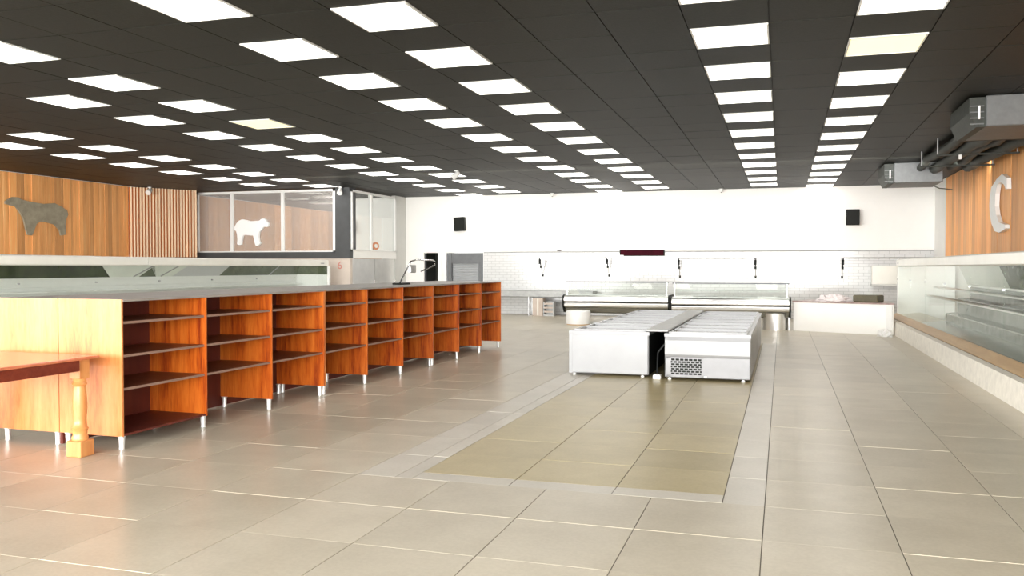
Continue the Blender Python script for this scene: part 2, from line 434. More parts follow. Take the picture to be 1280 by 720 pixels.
for x, y in cv: inst('ceiling_tile', ct_me, (x, y, HC+random.uniform(-0.003, 0.001)), ceiling)
m = MB()
for x, y in ctiles:
    if (x, y) not in cvs: m.box(x-CP/2+0.006, x+CP/2-0.006, y-CY/2+0.006, y+CY/2-0.006, HC+random.uniform(-0.002, 0.001), HC+0.019)
o = m.build('distant_ceiling_tiles', 'black_tile', ceiling); o['kind'] = 'stuff'

# ------------------------------------------------------------------ back wall with doorway and shutter opening
m = MB()
T0, T1 = YB, YB+0.25
m.box(-13.64, -12.76, T0, T1, 0, HC+0.05)
m.box(-12.76, -12.16, T0, T1, 2.23, HC+0.05)
m.box(-12.16, -11.87, T0, T1, 0, HC+0.05)
m.box(-11.87, -10.42, T0, T1, 2.23, HC+0.05)
m.box(-10.42, XR+0.2, T0, T1, 0, HC+0.05)
wall_back = structure(m.build('wall_back', 'white_wall'))
structure(MB().box(-13.42, XR, YB-0.05, YB-0.001, 2.26, HC).build('trim_1', 'white_wall'))   # the plastered upper part stands proud of the tiles
# white glazed wall tiles, many hundred small ones: real geometry in one part
m = MB(); bw, bh = 0.30, 0.10
z = 0.02; k = 0
m.cur = 1; m.box(-10.40, XR-0.01, YB-0.008, YB-0.001, 0.0, 2.255); m.cur = 0
while z+bh < 2.26:
    x = -10.40-(0.15 if k % 2 else 0)
    while x < XR-0.02:
        a, b = max(x, -10.40)+0.005, min(x+bw, XR-0.01)-0.005
        if b-a > 0.03: m.box(a, b, YB-0.018-random.uniform(0, 0.003), YB-0.008, z+0.005, z+bh-0.005)
        x += bw
    z += bh; k += 1
o = m.build('wall_tiles', ['brick_tile', 'grout'], wall_back); o['kind'] = 'stuff'
# dark doorway on the left
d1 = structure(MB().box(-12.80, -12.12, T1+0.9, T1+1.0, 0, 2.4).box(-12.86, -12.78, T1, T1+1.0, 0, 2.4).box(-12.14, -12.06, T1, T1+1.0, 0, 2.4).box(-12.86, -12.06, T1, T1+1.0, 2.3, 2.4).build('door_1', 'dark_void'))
m = MB().box(-12.74, -12.70, T0+0.02, T0+0.12, 0, 2.2).box(-12.22, -12.18, T0+0.02, T0+0.12, 0, 2.2)
m.build('door_frame', 'dark_grey', d1)
# roller shutter
d2 = structure(MB().box(-11.83, -11.66, T0-0.02, T0+0.16, 0, 2.22).box(-10.60, -10.46, T0-0.02, T0+0.16, 0, 2.22).build('door_2', 'shutter_box'))
MB().box(-11.66, -10.60, T0+0.0, T0+0.2, 1.83, 2.22).build('shutter_box', 'shutter_box', d2)
sl = MB().prism([(0, 0), (0, 0.082), (-0.006, 0.078), (-0.018, 0.055), (-0.018, 0.027), (-0.006, 0.004)], 'x', -0.53, 0.53).mesh('slat', 'shutter')
for k in range(22): inst('slat', sl, (-11.13, T0+0.13, 0.03+k*0.083), d2)
p = structure(MB().box(-12.02, -11.86, T0-0.06, T0-0.01, 0, 1.95).build('trim_2', 'white_wall'))
structure(MB().box(-12.18, -12.04, T0-0.05, T0-0.001, 0, 2.25).build('trim_3', 'white_wall'))

# ------------------------------------------------------------------ left wall with planks and diagonal slat screen
wall_left = structure(MB().box(XL-0.25, XL-0.06, YF, 42.2, 0, HC+0.05).build('wall_left', 'white_wall'))
y = 11.0
while y < 23.15:
    w = random.choice([0.09, 0.12, 0.15, 0.18, 0.24]); y1 = min(y+w, 23.2); d = random.uniform(0, 0.02)
    MB().cbox(XL-0.06, XL+d, y+0.003, y1-0.003, 1.95, HC-0.005, 0.004).build('plank', 'plank', wall_left)
    y = y1
y = 25.7
while y < 41.9:
    w = random.choice([0.3, 0.4, 0.5, 0.6]); y1 = min(y+w, 41.95)
    MB().cbox(XL-0.06, XL+random.uniform(0, 0.015), y+0.003, y1-0.003, 2.0, HC-0.005, 0.004).build('plank', 'plank', wall_left)
    y = y1
screen = thing('slat_screen', 'pine vertical slat screen set diagonally between plank wall and office glass', 'screen', (-20.28, 23.2, 2.03))
ax, ay, bx_, by_ = -20.26, 23.20, -19.05, 25.02
L_ = math.hypot(bx_-ax, by_-ay); ux, uy = (bx_-ax)/L_, (by_-ay)/L_; nx, ny = uy, -ux
def obox(m, s0, s1, t0, t1, z0, z1):
    P = [(ax+ux*s+nx*t, ay+uy*s+ny*t) for s, t in ((s0, t0), (s1, t0), (s1, t1), (s0, t1))]
    m.prism(P, 'z', z0, z1); return m
NS = 22
for k in range(NS):
    s = (k+0.25)*L_/NS
    obox(MB(), s, s+L_/NS*0.46, 0, 0.05, 2.03, HC-0.01).build('slat', 'slat', screen)
obox(MB(), 0, L_, -0.06, -0.03, 2.03, HC-0.01).build('backing_board', 'slat_back', screen)
for z in (2.35, 3.2, 4.05): obox(MB(), 0, L_, -0.03, 0, z, z+0.05).build('cross_rail', 'slat_back', screen)

# ------------------------------------------------------------------ glazed corner office
GY = 25.50
w = structure(MB().box(XL, -13.50, GY, GY+0.15, 0, 1.985).build('wall_office_front', 'beige_wall'))
structure(MB().box(XL, -14.02, GY-0.03, GY+0.15, 1.985, 2.20).build('trim_4', 'dark_grey'))
structure(MB().box(-14.02, -13.50, GY-0.05, GY+0.40, 1.985, HC).build('trim_5', 'dark_grey'))
def window(name, x0, x1, y0, y1, z0, z1, posts, t=0.07, glassmat='office_glass'):
    """frame, mullions and one pane per bay; runs along x when y0 == y1, else along y"""
    along_x = abs(x1-x0) > abs(y1-y0)
    def seg(m, a, b, za, zb, th=0.05):
        if along_x: m.box(a, b, y0-th, y0+0.01, za, zb)
        else: m.box(x0-0.01, x0+th, a, b, za, zb)
    a, b = (x0, x1) if along_x else (y0, y1)
    f = MB(); seg(f, a, b, z1-t*0.7, z1); seg(f, a, b, z0, z0+0.04)
    seg(f, a, a+t*0.6, z0, z1); seg(f, b-t*0.8, b, z0, z1)
    win = structure(f.build(name, 'white_plastic'))
    edges = [a]+posts+[b]
    for q in posts:
        m = MB(); seg(m, q-t/2, q+t/2, z0+0.04, z1-t*0.7); m.build('mullion', 'white_plastic', win)
    for q0, q1 in zip(edges[:-1], edges[1:]):
        m = MB()
        if along_x: m.box(q0+0.03, q1-0.03, y0+0.012, y0+0.022, z0+0.02, z1-0.03)
        else: m.box(x0-0.022, x0-0.012, q0+0.03, q1-0.03, z0+0.02, z1-0.03)
        m.build('pane', glassmat, win)
    return win
window('window_1', -19.38, -14.02, GY, GY, 2.20, 4.27, [-17.98, -16.0], 0.11)
RX = -13.50
window('window_2', RX, RX, GY+0.05, 28.95, 2.24, 4.24, [27.0], 0.10, 'side_glass')
structure(MB().box(RX-0.14, RX+0.02, GY+0.2, 29.0, 1.99, 2.24).build('trim_6', 'white_wall'))
structure(MB().box(RX-0.14, RX, 28.95, YB, 0, HC).box(RX-0.14, RX-0.02, YB, 42.0, 0, HC).build('wall_office_side', 'grey_wall'))
structure(MB().box(XL, RX, 42.0, 42.2, 0, HC).build('wall_office_back', 'grey_wall'))
structure(MB().box(XL-0.2, RX, YB+0.3, 42.2, HC, HC+0.2).build('ceiling_office', 'black_tile'))
structure(MB().box(XL, RX-0.16, GY+0.5, 41.98, 1.86, 1.98).build('floor_office', 'grey_wall'))
# reflecting steel doors under the office side window
for k, (y0, y1) in enumerate(((GY+0.16, 27.30), (27.34, 28.94))):
    d = structure(MB().box(RX-0.10, RX-0.02, y0, y1, 0.02, 1.98).build('door_%d' % (k+3), 'steel'))
    MB().tube([(RX-0.02, y1-0.12, 0.95), (RX+0.04, y1-0.12, 0.95), (RX+0.04, y1-0.12, 1.25), (RX-0.02, y1-0.12, 1.25)], 0.012, 8).build('door_handle', 'chrome', d)
# the sheep cut-out in front of the office glass
sheep = [(-17.825,2.955),(-17.824,3.061),(-17.762,3.166),(-17.662,3.27),(-17.515,3.32),(-17.368,3.297),(-17.198,3.252),(-17.003,3.26),(-16.858,3.262),(-16.785,3.319),(-16.664,3.338),(-16.593,3.295),(-16.557,3.232),(-16.492,3.179),(-16.51,3.075),(-16.57,3.044),(-16.691,3.056),(-16.764,2.963),(-16.861,2.88),(-16.881,2.734),(-16.863,2.587),(-16.815,2.503),(-16.864,2.451),(-16.937,2.409),(-16.997,2.42),(-17.033,2.504),(-17.057,2.631),(-17.104,2.768),(-17.25,2.769),(-17.421,2.792),(-17.495,2.761),(-17.532,2.635),(-17.558,2.466),(-17.657,2.446),(-17.73,2.478),(-17.712,2.636),(-17.728,2.806),(-17.764,2.922)]
tag(MB().prism(sheep, 'y', GY-0.11, GY-0.03).build('sheep_cutout', 'bright_white'), 'white sheep silhouette mounted on the middle pane of the office window', 'sign')
bull = [(18.472,3.424),(18.485,3.489),(18.586,3.56),(18.713,3.623),(18.916,3.628),(18.98,3.579),(19.174,3.55),(19.439,3.525),(19.763,3.504),(20.154,3.554),(20.438,3.459),(20.611,3.367),(20.653,3.255),(20.578,3.112),(20.547,2.95),(20.557,2.652),(20.368,2.622),(20.327,2.78),(20.145,2.931),(19.866,2.985),(19.646,2.996),(19.51,2.923),(19.427,2.743),(19.344,2.586),(19.186,2.602),(19.136,2.775),(19.062,3.054),(18.961,3.199),(18.81,3.362),(18.633,3.393)]
tag(MB().prism(bull, 'x', XL+0.022, XL+0.07).build('bull_cutout', 'bull_grey'), 'grey weathered bull silhouette mounted on the left plank wall', 'sign')
# small orange sticker on the side window and the faded red mark on the beige wall
for k, (x0, x1, y0, y1) in enumerate(((-18.05, -17.3, 28.9, 29.4), (-18.3, -17.4, 31.0, 31.6), (-16.5, -15.75, 28.2, 28.6))):
    L = thing('office_light', (('left of the three', 'middle one of the three', 'right of the three')[k] + ' flat white panel lights behind the office glass'), 'ceiling light', ((x0+x1)/2, (y0+y1)/2, HC))
    MB().box(x0, x1, y0, y1, HC-0.03, HC).build('frame', 'lamp_frame', L)
    MB().box(x0+0.03, x1-0.03, y0+0.03, y1-0.03, HC-0.04, HC-0.03).build('diffuser', 'bright_white', L)
s = thing('round_sign', 'small orange round sign on the sill of the office side window', 'sign', (RX+0.05, 27.25, 2.43))
m = MB()
for k in range(12):
    a, b = 2*PI*k/12, 2*PI*(k+1)/12
    m.prism([(27.25+0.22*math.cos(a), 2.43+0.13*math.sin(a)), (27.25+0.22*math.cos(b), 2.43+0.13*math.sin(b)), (27.25+0.15*math.cos(b), 2.43+0.075*math.sin(b)), (27.25+0.15*math.cos(a), 2.43+0.075*math.sin(a))], 'x', RX+0.05, RX+0.08)
m.build('rim', 'orange', s)
MB().prism([(27.25+0.15*math.cos(2*PI*k/12), 2.43+0.075*math.sin(2*PI*k/12)) for k in range(12)], 'x', RX+0.052, RX+0.07).build('face', 'white_plastic', s)
fc = bpy.data.curves.new('wall_number', 'FONT'); fc.body = '6'; fc.size = 0.36; fc.extrude = 0.004; fc.align_x = 'CENTER'
fo = bpy.data.objects.new('tmp', fc); COL.objects.link(fo)
dg = bpy.context.evaluated_depsgraph_get(); me = bpy.data.meshes.new_from_object(fo.evaluated_get(dg)); bpy.data.objects.remove(fo)
me.materials.clear(); me.materials.append(MAT['red'])
o = bpy.data.objects.new('painted_number', me); COL.objects.link(o); o.location = (-13.88, GY-0.006, 1.64); o.rotation_euler = (PI/2, 0, 0)
tag(o, 'faded red number 6 on the beige wall beside the left counter', 'sign')

# ------------------------------------------------------------------ right wall with planks and letter
wall_right = structure(MB().box(XR+0.05, XR+0.25, YF, YB+0.25, 0, HC+0.05).box(XR, XR+0.05, 27.9, YB, 0, HC+0.01).build('wall_right', 'white_wall'))
y = 10.0
while y < 27.85:
    w = random.choice([0.28, 0.36, 0.45, 0.55]); y1 = min(y+w, 27.88); d = random.uniform(0, 0.012)
    MB().cbox(XR-d, XR+0.05, y+0.003, y1-0.003, 1.95, HC-0.005, 0.004).build('plank', 'plank', wall_right)
    y = y1
cl = [(21.889,3.081),(21.852,3.316),(21.709,3.493),(21.22,3.63),(20.751,3.688),(20.338,3.569),(20.298,3.336),(20.413,3.335),(20.555,3.446),(20.882,3.533),(21.165,3.502),(21.299,3.318),(21.332,3.044),(21.223,2.853),(20.973,2.679),(20.415,2.596),(20.383,2.518),(20.59,2.480),(20.96,2.45),(21.351,2.50),(21.661,2.68),(21.826,2.888)]
tag(MB().prism(cl, 'x', XR-0.10, XR-0.014).build('letter', 'white_plastic'), 'large white letter C mounted on the right plank wall', 'sign')

# ------------------------------------------------------------------ long service counters along both sides
def counter(x0, s, y0, y1, label, bands, pane_step):
    """x = x0 + s*u ; u = 0 at the curb"""
    t = thing('service_counter', label, 'display counter', (x0, y0, 0))
    def pr(poly, a, b): return MB().prism([(x0+s*u, z) for u, z in poly], 'y', a, b)
    pr([(0, 0), (0.02, 0.33), (0.15, 0.33), (0.15, 0)], y0, y1).build('curb', 'curb', t)
    pr([(0.15, 0), (0.15, 0.325), (0.17, 0.325), (0.17, 0)], y0, y1).build('groove_strip', 'dark_grey', t)
    pr([(0.17, 0), (0.17, 0.34), (0.34, 0.43), (0.36, 0.43), (0.36, 0)], y0, y1).build('ledge', 'ledge_wood', t)
    # canopy in long segments with a seam
    seams = [y0, y0+(y1-y0)*0.36, y0+(y1-y0)*0.66, y1] if s > 0 else [y0, 16.4, y1]
    for a, b in zip(seams[:-1], seams[1:]):
        pr([(0.33, 1.75), (0.33, 1.90), (0.36, 1.92), (0.58, 1.93), (0.58, 1.73), (0.36, 1.73)], a+0.006, b-0.006).build('canopy', 'cream', t)
    MB().box(*sorted((x0+s*0.326, x0+s*0.331)), y1-0.5, y1-0.28, 1.80, 1.83).build('name_plate', 'grey_steel', t)
    # glass front, one pane after another
    y = y0
    while y < y1-0.3:
        e = min(y+pane_step, y1)
        pr([(0.37, 0.43), (0.37, 1.73), (0.378, 1.73), (0.378, 0.43)], y+0.004, e-0.004).build('glass_pane', 'glass', t)
        if e < y1-0.1:
            cm = MB().box(*sorted((x0+s*0.345, x0+s*0.385)), e-0.015, e+0.015, 1.36, 1.39); cm.build('glass_clip', 'grey_steel', t)
        y = e
    # deck, steps and back of the case
    ye = 22.3 if s > 0 else y1-0.12        # where the grey lining ends
    if s > 0:
        pr([(0.36, 0), (0.36, 0.40), (0.95, 0.46), (0.95, 0)], ye, y1-0.12).build('deck', 'curb', t)
        pr([(0.98, 0.93), (0.98, 0.96), (1.2, 0.96), (1.2, 0.93)], y0, 25.6).build('shelf', 'steel', t)
        pr([(1.20, 1.15), (1.20, 1.18), (1.45, 1.18), (1.45, 1.15)], ye, 25.6).build('shelf', 'steel', t)
    pr([(0.36, 0), (0.36, 0.40), (0.95, 0.46), (0.95, 0)], y0, ye).build('deck', 'case_grey' if s > 0 else 'white_plastic', t)
    pr([(0.95, 0), (0.95, 0.62), (0.97, 0.64), (1.2, 0.66), (1.2, 0)], y0, ye).build('step', 'case_grey' if s > 0 else 'white_plastic', t)
    pr([(1.2, 0), (1.2, 0.96), (1.22, 0.98), (1.45, 1.0), (1.45, 0)], y0, ye).build('step', 'case_grey' if s > 0 else 'white_plastic', t)
    pr([(1.45, 0), (1.45, 1.26), (1.55, 1.28), (1.55, 0)], y0, ye).build('back_panel', 'case_grey' if s > 0 else 'white_plastic', t)
    pr([(1.20, 1.15), (1.20, 1.18), (1.45, 1.18), (1.45, 1.15)], y0, ye).build('shelf', 'steel' if s > 0 else 'white_plastic', t)
    # slanted mirror bands under the canopy, reflected ceiling and wall painted as flat colours
    zb0, zb1 = 1.30 if s > 0 else 1.46, 1.73
    for a, b, mat, sa, sb in bands:
        v0, v1 = (1.46, 1.36)
        m = MB(); n = 0
        P = [(v0, zb0, a), (v1, zb1, a+sa), (v1, zb1, b+sb), (v0, zb0, b)]
        front = [(x0+s*u, yy, zz) for u, zz, yy in P]; back = [(x+s*0.02, yy, zz) for x, yy, zz in front]
        m.v = front+back; m.f = [(0,1,2,3),(7,6,5,4),(0,4,5,1),(1,5,6,2),(2,6,7,3),(3,7,4,0)]; m.mi = [0]*6
        m.build('glass_band', mat, t)
    pr([(1.42, zb0-0.04), (1.42, zb0), (1.50, zb0), (1.50, zb0-0.04)], y0, ye).build('rail', 'steel' if s > 0 else 'white_plastic', t)
    pr([(0.85, 1.73), (0.85, 1.94), (1.55, 1.94), (1.55, 1.73)], y0, 20.0 if s > 0 else 15.5).build('top_board', 'grey_wall', t)
    pr([(1.48, 1.26), (1.48, 1.73), (1.55, 1.73), (1.55, 1.26)], y0, 22.4 if s > 0 else y1).build('rear_board', 'white_plastic', t)
    if s > 0: pr([(0.36, 0.0), (0.36, 1.73), (1.80, 1.73), (1.80, 0.0)], y1-0.12, y1).build('end_panel', 'bright_white', t)
    else:
        pr([(0.38, 0.0), (0.38, 1.46), (1.55, 1.46), (1.55, 0.0)], y1-0.04, y1).build('end_panel', 'white_plastic', t)
        pr([(0.38, 1.465), (0.38, 1.73), (1.55, 1.73), (1.55, 1.465)], y1-0.03, y1).build('end_glass', 'smoked_pale', t)
    return t
cr = counter(2.70, 1, 4.5, 26.2, 'long glass-fronted display counter along the right wall with cream canopy and white curb',
        [(4.6, 16.6, 'smoked', 0, 0.3), (16.6, 18.6, 'smoked_pale', 0.3, 0.45), (18.6, 22.4, 'pale_glass_panel', 0.45, 0.5), (22.4, 22.6, 'pale_glass_panel', 0.5, 0.5)], 2.4)
clf = counter(-13.47, -1, 9.0, 24.62, 'long display counter along the left side with cream canopy behind orange shelves',
        [(9.1, 16.45, 'smoked', 0, -0.35), (16.45, 17.4, 'pale_glass_panel', -0.35, 0.45), (17.4, 18.0, 'smoked_pale', 0.45, -0.3), (18.0, 18.6, 'pale_glass_panel', -0.3, 0.5), (18.6, 20.55, 'enamel', 0.5, 0.35), (20.55, 24.6, 'smoked_pale', 0.35, 0)], 1.95)
for (a, b) in ((17.15, 17.75), (18.1, 18.7), (22.9, 23.35)):
    MB().tube([(-14.86, a, 1.47), (-14.80, b, 1.72)], 0.014, 6).build('brace', 'grey_steel', clf)
MB().box(-13.86, -13.78, 24.62, 24.70, 0.0, 1.74).build('end_post', 'white_plastic', clf)

# ------------------------------------------------------------------ orange shelf units, two rows back to back
BL = 1.217; UL = 3*BL-0.006; DP = 0.735; CH = 1.40; ZB = 0.125; TH = 0.02
unit = thing('shelf_unit', '', 'shelf unit', (0, 0, 0), 0, 'orange shelf units standing back to back in two rows')
MB().box(-DP, 0.004, TH, UL, CH-0.022, CH).local('worktop', 'grey_top', unit)
side = MB().box(-DP, 0, -TH/2, TH/2, ZB, CH-0.022).mesh('partition', 'cabinet_wood')
ys = [TH/2]+[k*UL/3 for k in (1, 2)]+[UL-TH/2]
endp = MB().box(-DP, 0, -TH/2, TH/2, ZB, CH-0.001).mesh('side_panel', 'end_veneer')
for k, yy in enumerate(ys): inst('side_panel' if k in (0, 3) else 'partition', endp if k == 0 else side, (0, yy, 0), unit)
MB().box(-DP, -DP+0.012, TH, UL-TH, 0.012, CH-0.022).local('back_panel', 'panel_back', unit)  # carried down to the floor to deepen the shade under the unit
w_ = UL/3-TH
m = MB(); m.box(-DP+0.012, -0.022, -w_/2, w_/2, -0.012, 0.012); m.cur = 1; m.box(-0.022, -0.018, -w_/2, w_/2, -0.012, 0.012)
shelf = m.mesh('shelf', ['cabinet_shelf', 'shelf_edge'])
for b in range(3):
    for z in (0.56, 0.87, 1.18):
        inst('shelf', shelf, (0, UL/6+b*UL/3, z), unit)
legm = MB().tube_prof(0, 0, [(0.026, 0), (0.027, 0.01), (0.025, 0.02), (0.029, 0.112), (0.036, 0.118), (0.036, 0.125)], 12).mesh('leg', 'foot_metal', smooth=0.6)
for yy in (0.045, UL/3, 2*UL/3, UL-0.045):
    for xx in (-0.05, -DP+0.06): inst('leg', legm, (xx, yy, 0), unit)
RA = -0.0110
base = Vector((-5.82, 6.55, 0)); dv = Vector((math.sin(-RA), math.cos(RA), 0)); nv = Vector((dv.y, -dv.x, 0))
labs = [('orange veneered shelf unit nearest the camera with exposed end panel by the table', 'orange shelf unit in the middle of the row facing the floor', 'orange shelf unit at the far end of the row facing the freezers'),
        ('orange shelf unit behind the nearest one, facing the left counter', 'orange shelf unit behind the middle one, only its grey top showing', 'orange shelf unit behind the farthest one, only its grey top showing')]
for k in range(3):
    loc = base+dv*(k*3*BL)
    if k == 0: unit.location = loc; unit.rotation_euler = (0, 0, RA); unit['label'] = labs[0][0]
    else: copy_thing(unit, loc, RA, labs[0][k])
for k in range(3):
    loc = base+dv*(k*3*BL+UL)-nv*(2*DP+0.004)
    r_ = copy_thing(unit, loc, RA+PI, labs[1][k])
    if k == 0:      # its near end is the second half of the exposed end, in the same pale veneer
        for ch in kids(r_):
            if ch.name.startswith('side_panel') and ch.location.y > 1: ch.data = MB().box(-DP, 0, -TH/2, TH/2+0.004, ZB, CH-0.001).mesh('side_panel', 'end_veneer')
            if ch.name.startswith('worktop'): ch.data = MB().box(-DP, 0.004, TH, UL-TH, CH-0.022, CH).mesh('worktop', 'grey_top')

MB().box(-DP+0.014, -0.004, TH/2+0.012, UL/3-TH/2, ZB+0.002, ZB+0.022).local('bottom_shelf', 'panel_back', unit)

# chrome arm standing on the middle unit
a = thing('chrome_arm', 'bent chrome tube arm on a dark base standing on the orange shelf tops', 'stand', (-6.25, 13.6, CH))
MB().cbox(-6.33, -6.17, 13.45, 13.85, CH, CH+0.03, 0.008).build('base', 'black', a)
MB().tube([(-6.25, 13.6, CH+0.03), (-6.25, 13.95, 1.72), (-6.25, 14.05, 1.80), (-6.25, 14.3, 1.83), (-6.25, 15.05, 1.83), (-6.25, 15.17, 1.80), (-6.25, 15.15, 1.74), (-6.25, 14.5, 1.62)], 0.014, 8).build('tube', 'chrome', a, 0.6)
MB().cbox(-6.28, -6.22, 14.0, 14.22, 1.60, 1.74, 0.01).build('clamp', 'grey_steel', a)

# ------------------------------------------------------------------ table with turned legs at the left edge
TX, TY, TZ = -5.90, 6.37, 0.90
t = thing('wooden_table', 'red brown wooden table with turned legs in front of the shelf end panel', 'table', (TX-0.75, TY-1.0, 0))
MB().cbox(TX-1.5, TX, TY-2.1, TY, TZ-0.025, TZ, 0.006).build('tabletop', 'tabletop', t)
fr = 0.04; al = TZ-0.025
for (x0, x1, y0, y1) in ((TX-fr-0.025, TX-fr, TY-1.9, TY-0.2), (TX-1.46, TX-1.435, TY-1.9, TY-0.2), (TX-1.3, TX-0.2, TY-0.065, TY-0.04), (TX-1.3, TX-0.2, TY-2.06, TY-2.035)):
    MB().box(x0, x1, y0, y1, al-0.10, al).build('apron', 'table_wood', t)
q = 0.08
for (x, y) in ((TX-fr-q, TY-0.04-q), (TX-fr-q, TY-2.06+q), (TX-1.46+q, TY-0.04-q), (TX-1.46+q, TY-2.06+q)):
    lg = MB().tube_prof(x, y, [(0.068, 0.145), (0.072, 0.17), (0.060, 0.19), (0.066, 0.235), (0.074, 0.25), (0.060, 0.265), (0.056, 0.33), (0.064, 0.45), (0.058, 0.58), (0.050, 0.63), (0.066, 0.65), (0.052, 0.67), (0.060, 0.71)], 18)
    lo = lg.build('leg', 'leg_wood', t, 0.7)
    MB().cbox(x-0.082, x+0.082, y-0.082, y+0.082, 0, 0.145, 0.006).build('foot_block', 'leg_wood', lo)
    MB().cbox(x-0.06, x+0.06, y-0.06, y+0.06, 0.70, al, 0.005).build('top_block', 'leg_wood', lo)

# ------------------------------------------------------------------ island chest freezers, two rows of two
FL, FW, FH = 3.28, 1.25, 0.70
def freezer(grille, label, loc):
    t = thing('chest_freezer', label, 'freezer', loc, 0, 'low island chest freezers in two rows')
    z0 = 0.035
    m = MB(); m.cbox(-FW/2, FW/2, 0.012, FL, z0, FH-0.05, 0.012)
    m.local('cabinet', 'freezer_white' if not grille else 'freezer_grey', t)
    if not grille:
        MB().cbox(-FW/2+0.01, FW/2-0.01, -0.004, 0.02, z0+0.01, FH-0.045, 0.008).local('front_panel', 'freezer_white', t)
        for x in (-FW/2, ): MB().box(x-0.004, x+0.05, -0.008, 0.03, z0, FH-0.045).local('corner_trim', 'freezer_white', t)
    else:
        MB().prism([(-0.01, 0.36), (-0.03, 0.39), (-0.03, 0.60), (-0.004, 0.655), (0.02, 0.655), (0.02, 0.33)], 'x', -FW/2+0.005, FW/2-0.005).local('front_panel', 'freezer_white', t)
        # recessed lower cover with a perforated grille made of staggered cells
        MB().box(-FW/2+0.57, FW/2-0.01, 0.0, 0.02, z0+0.015, 0.345).local('lower_cover', 'freezer_grey', t)
        MB().box(-FW/2+0.03, -FW/2+0.57, 0.006, 0.02, z0+0.015, 0.345).local('grille_back', 'black', t)
        g = MB(); gx0, gx1, gz0, gz1 = -FW/2+0.03, -FW/2+0.57, z0+0.015, 0.345
        g.box(gx0, gx1, -0.002, 0.006, gz0, gz0+0.03); g.box(gx0, gx1, -0.002, 0.006, gz1-0.02, gz1)
        g.box(gx0, gx0+0.06, -0.002, 0.006, gz0, gz1); g.box(gx1-0.02, gx1, -0.002, 0.006, gz0, gz1)
        rows = 7; rh = (gz1-gz0-0.05)/rows; cols = 7; cw = (gx1-gx0-0.08)/cols
        for r in range(rows):
            zz = gz0+0.03+r*rh
            g.box(gx0+0.06, gx1-0.02, -0.001, 0.006, zz-0.004, zz+0.004)
            for c in range(cols+1):
                xx = gx0+0.06+c*cw+(cw/2 if r % 2 else 0)
                if xx < gx1-0.02: g.box(xx-0.006, xx+0.006, -0.001, 0.006, zz, zz+rh)
        g.local('vent_grille', 'freezer_grey', t)
        MB().cbox(-0.04, 0.0, -0.02, 0.0, z0+0.01, z0+0.04, 0.004).local('latch', 'white_plastic', t)
    sx = -1 if grille else 1      # gap side is black to paint the gap's darkness, outer side scuffed grey
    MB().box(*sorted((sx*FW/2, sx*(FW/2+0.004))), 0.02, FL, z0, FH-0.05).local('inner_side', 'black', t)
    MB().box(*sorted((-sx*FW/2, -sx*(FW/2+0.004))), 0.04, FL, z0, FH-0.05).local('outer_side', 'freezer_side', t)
    # rim and two glass lids
    m = MB()
    for (a, b, c, d) in ((-FW/2-0.008, FW/2+0.008, 0, 0.06), (-FW/2-0.008, FW/2+0.008, FL-0.06, FL), (-FW/2-0.008, -FW/2+0.06, 0.06, FL-0.06), (FW/2-0.06, FW/2+0.008, 0.06, FL-0.06)):
        m.box(a, b, c, d, FH-0.05, FH)
    m.local('rim', 'freezer_white', t)
    for k in range(2):
        a, b = 0.06+k*(FL-0.12)/2, 0.06+(k+1)*(FL-0.12)/2
        ld = MB().box(-FW/2+0.06, FW/2-0.06, a+0.01, b-0.01, FH-0.03, FH-0.012).local('lid', 'frosted_lid', t)
        m = MB()
        for (y_, w_) in ((a, 0.07), (a+(b-a)*0.5, 0.03), (b-0.05, 0.05)):
            m.box(-FW/2+0.05, FW/2-0.05, y_, y_+w_, FH-0.012, FH+0.022)
        m.box(-FW/2+0.05, -FW/2+0.085, a, b, FH-0.012, FH+0.012); m.box(FW/2-0.085, FW/2-0.05, a, b, FH-0.012, FH+0.012)
        m.local('lid_frame', 'freezer_white', ld)
        MB().cbox(0.2, 0.38, a+0.075, a+0.10, FH-0.012, FH+0.02, 0.006).local('lid_handle', 'grey_steel', ld)
    fm = MB().tube_prof(0, 0, [(0.028, 0), (0.03, 0.02), (0.02, 0.024), (0.02, z0+0.002)], 10).mesh('foot', 'white_plastic', smooth=0.6)
    for x in (-FW/2+0.07, FW/2-0.1):
        for y in (0.05, FL-0.06): inst('foot', fm, (x, y, 0), t)
    return t
f1 = freezer(False, 'white chest freezer with plain front at the near left of the island', (-2.575, 13.32, 0))
f2 = freezer(True, 'steel rimmed chest freezer with perforated vent grille at the near right of the island', (-1.06, 13.17, 0))
copy_thing(f1, (-2.575, 13.32+FL+0.02, 0), 0, 'white chest freezer at the far left of the island behind the plain-fronted one')
copy_thing(f2, (-1.06, 13.17+FL+0.06, 0), 0, 'steel rimmed chest freezer at the far right of the island behind the grilled one')
tag(MB().cbox(-1.99, -1.655, 13.32, 19.7, 0.712, 0.745, 0.006).build('cover_board', 'counter_stone'), 'long grey board bridging the gap between the two freezer rows', 'board')
tag(MB().cbox(-1.86, -1.74, 13.12, 13.26, 0, 0.075, 0.012).build('white_block', 'white_plastic'), 'small white block on the floor in the gap between the freezers', 'block')
c = MB()
c.tube([(-1.90, 13.9, 0.014), (-1.89, 13.85, 0.15), (-1.86, 13.7, 0.36), (-1.74, 13.6, 0.50)], 0.014, 8)
tag(c.build('freezer_cable', 'dark_grey'), 'grey cable rising from the floor in the dark gap between the freezers', 'cable')

